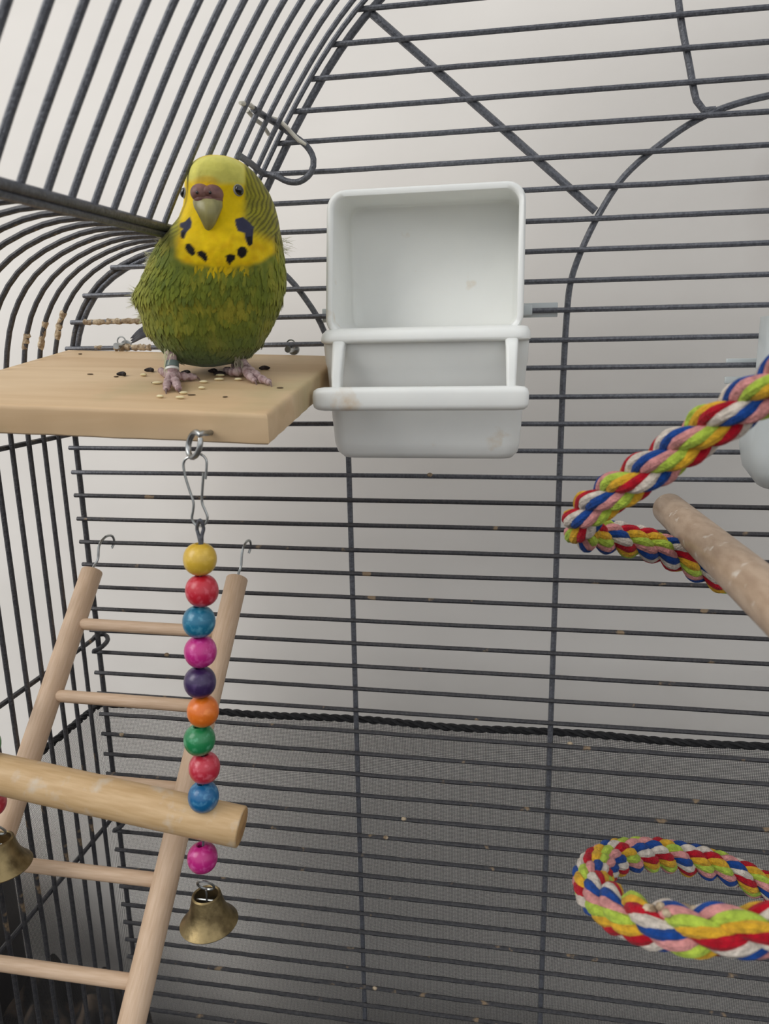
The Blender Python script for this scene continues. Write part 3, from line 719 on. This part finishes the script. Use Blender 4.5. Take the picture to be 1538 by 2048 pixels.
top = V(*pts[0].mean(0)); bot = V(*pts[-1].mean(0)); mb.v += [top, bot]
for i in range(NL-1):
    for k in range(NA):
        k2 = (k+1) % NA; mb.face((i*NA+k, i*NA+k2, (i+1)*NA+k2, (i+1)*NA+k))
for k in range(NA):
    k2 = (k+1) % NA; mb.face((NL*NA, k2, k)); mb.face((NL*NA+1, (NL-1)*NA+k, (NL-1)*NA+k2))
cc = colr.reshape(-1, 3); cc = np.vstack([cc, cc[0], cc[-1]]); mb.col = np.hstack([cc, np.ones((len(cc), 1))])
M['plumage'] = mat('plumage', (1, 1, 1, 1), (.80, .82, .78, 1), rough=.85, scale=260, contrast=(.3, .75), bump=.35, bscale=380, attr='Col', spec=.15, sheen=.15)
for f_ in (): pass
mb.build('body', M['plumage'], bird, angle=180)
# overlapping contour feathers, tinted as the plumage beneath them
fb = MB(); fc = []
def feather(i, k, ln, wd, lift, tint, lean=0):
    p = V(*pts[i, k]); i2 = min(i+3, NL-1)
    dn = (V(*pts[i2, k])-p).normalized(); k2 = (k+3) % NA; sd_ = (V(*pts[i, k2])-p).normalized()
    nr = sd_.cross(dn); 
    if nr.dot(V(*(rd[i, k]))) < 0: nr = -nr
    nr.normalize(); dn = (dn+sd_*lean).normalized(); b0 = len(fb.v)
    for (t, wv_) in ((0, .35), (.35, 1), (.7, .85), (1, .12)):
        for s_ in (-1, 0, 1):
            fb.v.append(p+dn*ln*t+sd_*wd*.5*wv_*s_+nr*(lift*(t**1.5)+.012+(.02 if s_ == 0 else 0)*wd*3))
            fc.append(tuple(np.clip(colr[i, k]*tint*(1.06 if s_ == 0 else 1), 0, 1))+(1,))
    for a in range(3):
        for b in range(2): q = b0+a*3+b; fb.face((q, q+1, q+4, q+3))
rr = np.random.RandomState(3)
cnt = 0
while cnt < 6500:
    i = rr.randint(8, NL-9); k = rr.randint(0, NA); py = pys[i]; X, Y = to_px(LU[i:i+1, k], LVv[i:i+1, k], LW[i:i+1, k]); X = X[0]
    inmask = (340 < X < 550 and py < 545 and LW[i, k] > -.2)
    if (inmask and py < 562) or py < 470: continue
    head = py < 470
    t = rr.uniform(.94, 1.05)
    if head: feather(i, k, rr.uniform(.12, .2), .10, .015, t)
    else: feather(i, k, rr.uniform(.2, .38), rr.uniform(.08, .15), rr.uniform(-.008, .022), t, rr.uniform(-.3, .3))
    cnt += 1
fb.col = fc
cf = fb.build('contour_feathers', M['plumage'], bird, angle=180); cf['kind'] = 'stuff'
# loose down at flank and shoulders
M['down'] = mat('pale_down', srgb(196, 196, 150), rough=.9, c2=srgb(214, 212, 190)); M['down_grey'] = mat('grey_down', srgb(168, 160, 140), rough=.9, c2=srgb(140, 134, 118))
def tuft(px, py, wv, dirs, n_, ln, m_, spread=.5, r0=.012):
    mb = MB()
    for _ in range(n_):
        p = bl(px+random.uniform(-9, 9), py+random.uniform(-16, 16), wv+random.uniform(-.2, .2))
        d = (rt*dirs[0]+V(0, 0, 1)*dirs[1]+fw*random.uniform(-.3, .3)+rt*random.uniform(-spread, spread)*.6+V(0, 0, 1)*random.uniform(-spread, spread)).normalized(); L0 = ln*random.uniform(.5, 1.1)
        g = V(0, 0, -1)*random.uniform(0, .25)
        mb.tube([p, p+d*L0*.5, p+d*L0+g*L0*.5], [r0, r0*.8, r0*.25], 4, cap=False)
    return mb.build('down_tuft', m_, bird)
tuft(284, 600, 0, (-.8, .3), 90, .42, M['down'], .6); tuft(290, 630, 0, (-.6, -.3), 60, .25, M['down'], .6)
tuft(328, 478, -.1, (-.6, .5), 70, .3, M['down_grey'], .5); tuft(564, 492, -.4, (.9, -.1), 40, .38, M['down'], .55, .006)
tuft(306, 520, 0, (-.8, .0), 70, .22, M['down'], .6)
tuft(338, 712, .5, (-.15, -1), 60, .4, M['down'], .35); tuft(476, 716, .3, (.1, -1), 50, .3, M['down_grey'], .35)
# folded wings on the far sides
M['wing'] = mat('wing_bars', srgb(58, 56, 40), srgb(170, 170, 72), rough=.8, scale=90, stretch=(1, 1, 3), contrast=(.5, .6))
for s_, pts_ in ((-1, [(322, 470), (300, 540), (292, 600), (300, 650)]), (1, [(556, 470), (564, 540), (560, 600), (540, 660)])):
    P_ = [bl(x-s_*34, y, -1.25) for x, y in pts_]+[bl(430+s_*40, 690, -1.9)]
    MB().tube(spline(P_, .15), list(np.interp(np.linspace(0, 1, len(spline(P_, .15))), [0, .15, .5, .85, 1], [.15, .45, .6, .35, .08])), 14).build('wing', M['wing'], bird)
# tail feathers going back and down over the shelf edge
M['tail'] = mat('tail_blue_black', srgb(42, 44, 56), srgb(72, 74, 80), rough=.6, scale=200, stretch=(1, 4, 1))
tb = [bl(390, 655, -1.5), bl(330, 652, -2.6), bl(288, 664, -3.3), bl(262, 682, -3.7)]
for kx, off in enumerate((0, .09, -.08)):
    mb = MB(); Pp = spline([p+V(0, 0, off*i*.35) for i, p in enumerate(tb)], .15); n_ = len(Pp)
    lpz = []
    for i, p in enumerate(Pp):
        t_ = i/(n_-1); wd = .17*(1-max(0, t_-.72)/.28)**.7+.01
        tt = (Pp[min(i+1, n_-1)]-Pp[max(i-1, 0)]).normalized(); upv = V(0, 0, 1)-tt*tt.z; upv.normalize(); sdv = tt.cross(upv)
        lpz.append([p+upv*wd*math.cos(a)+sdv*.03*math.sin(a) for a in np.linspace(0, 2*math.pi, 10, endpoint=False)])
    mb.loft(lpz).build('tail_feather', M['tail'], bird)
M['quill'] = M['down_grey']
mb = MB(); Pp = spline([bl(262, 676, -1.0), bl(250, 684, -1.2), bl(240, 692, -1.3)], .1)
# eyes
M['eye'] = mat('glossy_black_eye', srgb(8, 8, 10), rough=.08, c2=srgb(12, 12, 14), spec=.8); M['eyering'] = mat('pale_eye_ring', srgb(136, 134, 120), rough=.7, c2=srgb(140, 140, 140))
def surf_at(px, py):
    i = int(np.argmin(abs(pys-py)))
    best = None
    for ii in range(max(0, i-28), min(NL, i+29)):
        Xs, Ys = to_px(LU[ii], LVv[ii], LW[ii]); dd = np.hypot(Xs-px, Ys-py)+np.where(LW[ii] < 0, 1e3, 0); k = int(dd.argmin())
        if best is None or dd[k] < best[0]: best = (dd[k], ii, k)
    _, ii, k = best; p = V(*pts[ii, k])
    a = V(*pts[ii, (k+4) % NA])-V(*pts[ii, (k-4) % NA]); b = V(*pts[min(ii+4, NL-1), k])-V(*pts[max(ii-4, 0), k]); n_ = a.cross(b).normalized()
    if n_.dot(p-(B0_+V(0, 0, p.z-B0_.z))) < 0: n_ = -n_
    return p, n_
for (px, py) in ((477, 380), (370, 386)):
    p, n_ = surf_at(px, py); zx = n_.orthogonal().normalized(); A_ = (zx, n_.cross(zx), n_)
    e = MB().ell(p+n_*.025, (.13, .15, .12), 20, 12, A_).build('eye', M['eye'], bird)
    MB().lathe(p-n_*.02, [(.10, .05), (.13, .06), (.155, .05), (.18, .0)], 24, axis=n_).build('eye_ring', M['eyering'], e)
# cere with nostrils, hooked beak
M['cere'] = mat('mauve_brown_cere', srgb(100, 64, 62), srgb(136, 96, 84), rough=.5, scale=230, contrast=(.35, .7), bump=.3, bscale=500)
M['beak'] = mat('horn_beak', srgb(124, 118, 70), srgb(158, 150, 96), rough=.35, scale=120, stretch=(2, 2, .4))
pc, nc = surf_at(414, 388); 
cz = V(0, 0, 1); mb = MB()
fwb = (fw*1.0-rt*.12).normalized(); rtb = V(-fwb.y, fwb.x, 0)
def bw(px, py, wv): return bl(px, py, wv)
fp = (pc-B0_).dot(fw)
ce = MB()
ce.ell(bl(401, 386, fp+.02), (.29, .26, .25), 20, 14, (rtb, fwb, cz)); ce.ell(bl(426, 389, fp-.0), (.30, .26, .27), 20, 14, (rtb, fwb, cz))
ce.ell(bl(428, 400, fp-.02), (.26, .24, .17), 16, 10, (rtb, fwb, cz)); ce.ell(bl(403, 399, fp+.0), (.22, .24, .16), 16, 10, (rtb, fwb, cz))
ce.ell(bl(414, 385, fp+.04), (.22, .25, .17), 16, 10, (rtb, fwb, cz)); ce.ell(bl(415, 400, fp+.0), (.32, .25, .15), 16, 10, (rtb, fwb, cz))
cere = ce.build('cere', M['cere'], bird)
for px in (394, 420): MB().ell(bl(px, 385, fp+.25), (.045, .04, .045), 12, 8).build('nostril', M['eye'], cere)
bk = MB(); lp_ = []
for y, xc_, hw, wv_, dp in ((396, 414, 24, .06, .2), (404, 415.5, 27, .10, .28), (414, 416.5, 26, .16, .30), (426, 417.5, 21, .20, .28), (438, 418, 16, .20, .24), (450, 418, 11, .16, .18), (459, 418, 7, .10, .13), (466, 418, 3.5, .03, .07), (471, 417.5, 1.2, -.03, .03)):
    c = bl(xc_, y, fp+wv_-dp*.3); r_ = hw/64.0
    lp_.append([c+rtb*r_*math.cos(a)+fwb*dp*(math.sin(a) if math.sin(a) > 0 else math.sin(a)*.8)*(1-.25*abs(math.cos(a))) for a in np.linspace(0, 2*math.pi, 24, endpoint=False)])
bk.loft(lp_); bk.build('beak', M['beak'], bird)
# legs and feet, two toes forward and two back
M['skin'] = mat('pinkish_scaly_skin', srgb(184, 160, 158), srgb(148, 120, 120), rough=.6, scale=420, contrast=(.4, .6), bump=.8, bscale=600)
M['claw'] = mat('dark_claw', srgb(92, 70, 66), rough=.4, c2=srgb(120, 96, 90)); M['ring'] = mat('white_leg_ring', srgb(226, 226, 220), rough=.3, c2=srgb(214, 214, 210)); M['ring2'] = mat('grey_blue_leg_ring', srgb(112, 128, 122), rough=.4, c2=srgb(94, 108, 104))
def foot(hip, ank, toes, rings):
    A_ = ank; mb = MB()
    mb.tube(spline([hip, (hip+A_)/2+fw*.05, A_], .1), .165, 12)
    mb.ell(A_, (.21, .21, .17), 12, 8)
    for t_ in toes:
        Pp = spline([A_]+t_, .08); n_ = len(Pp)
        mb.tube(Pp, [.155*(1-.35*i/n_)*(1+.16*math.cos(i/n_*4*2*math.pi)) for i in range(n_)], 10); mb.ell(Pp[-1], (.105, .105, .09), 10, 6)
    lg = mb.build('leg', M['skin'], bird)
    for t_ in toes:
        e = t_[-1]; d = (t_[-1]-t_[-2]).normalized()
        MB().tube(spline([e-d*.02, e+d*.1-V(0, 0, .0), e+d*.2-V(0, 0, .1)], .04), list(np.linspace(.06, .012, len(spline([e-d*.02, e+d*.1-V(0, 0, .0), e+d*.2-V(0, 0, .1)], .04)))), 8).build('claw', M['claw'], lg)
    for (t0, t1, key, nm) in rings:
        a, b = hip.lerp(A_, t0), hip.lerp(A_, t1); MB().tube([a, a.lerp(b, .1), a.lerp(b, .9), b], [.19, .215, .215, .19], 18).build(nm, M[key], lg)
h = .12
aL = onP(345, 751, h+.12)
foot(bl(342, 700, .35), aL, [[onP(336, 764, h+.08), onP(333, 777, h)], [onP(352, 766, h+.09), onP(357, 777, h)], [onP(368, 753, h+.05), onP(388, 754, h)], [onP(333, 748, h+.02), onP(322, 741, h)]], [(.45, .70, 'ring2', 'grey_leg_band'), (.70, .80, 'ring', 'white_leg_ring')])
aR = onP(492, 737, h+.12)
foot(bl(470, 702, -.2), aR, [[onP(508, 747, h+.10), onP(522, 757, h+.03), onP(537, 764, h)], [onP(497, 750, h+.09), onP(508, 760, h)], [onP(470, 744, h+.06), onP(452, 740, h)], [onP(478, 736, h+.02), onP(468, 731, h)]], [])
fz_ = bl(266, 684, -3)
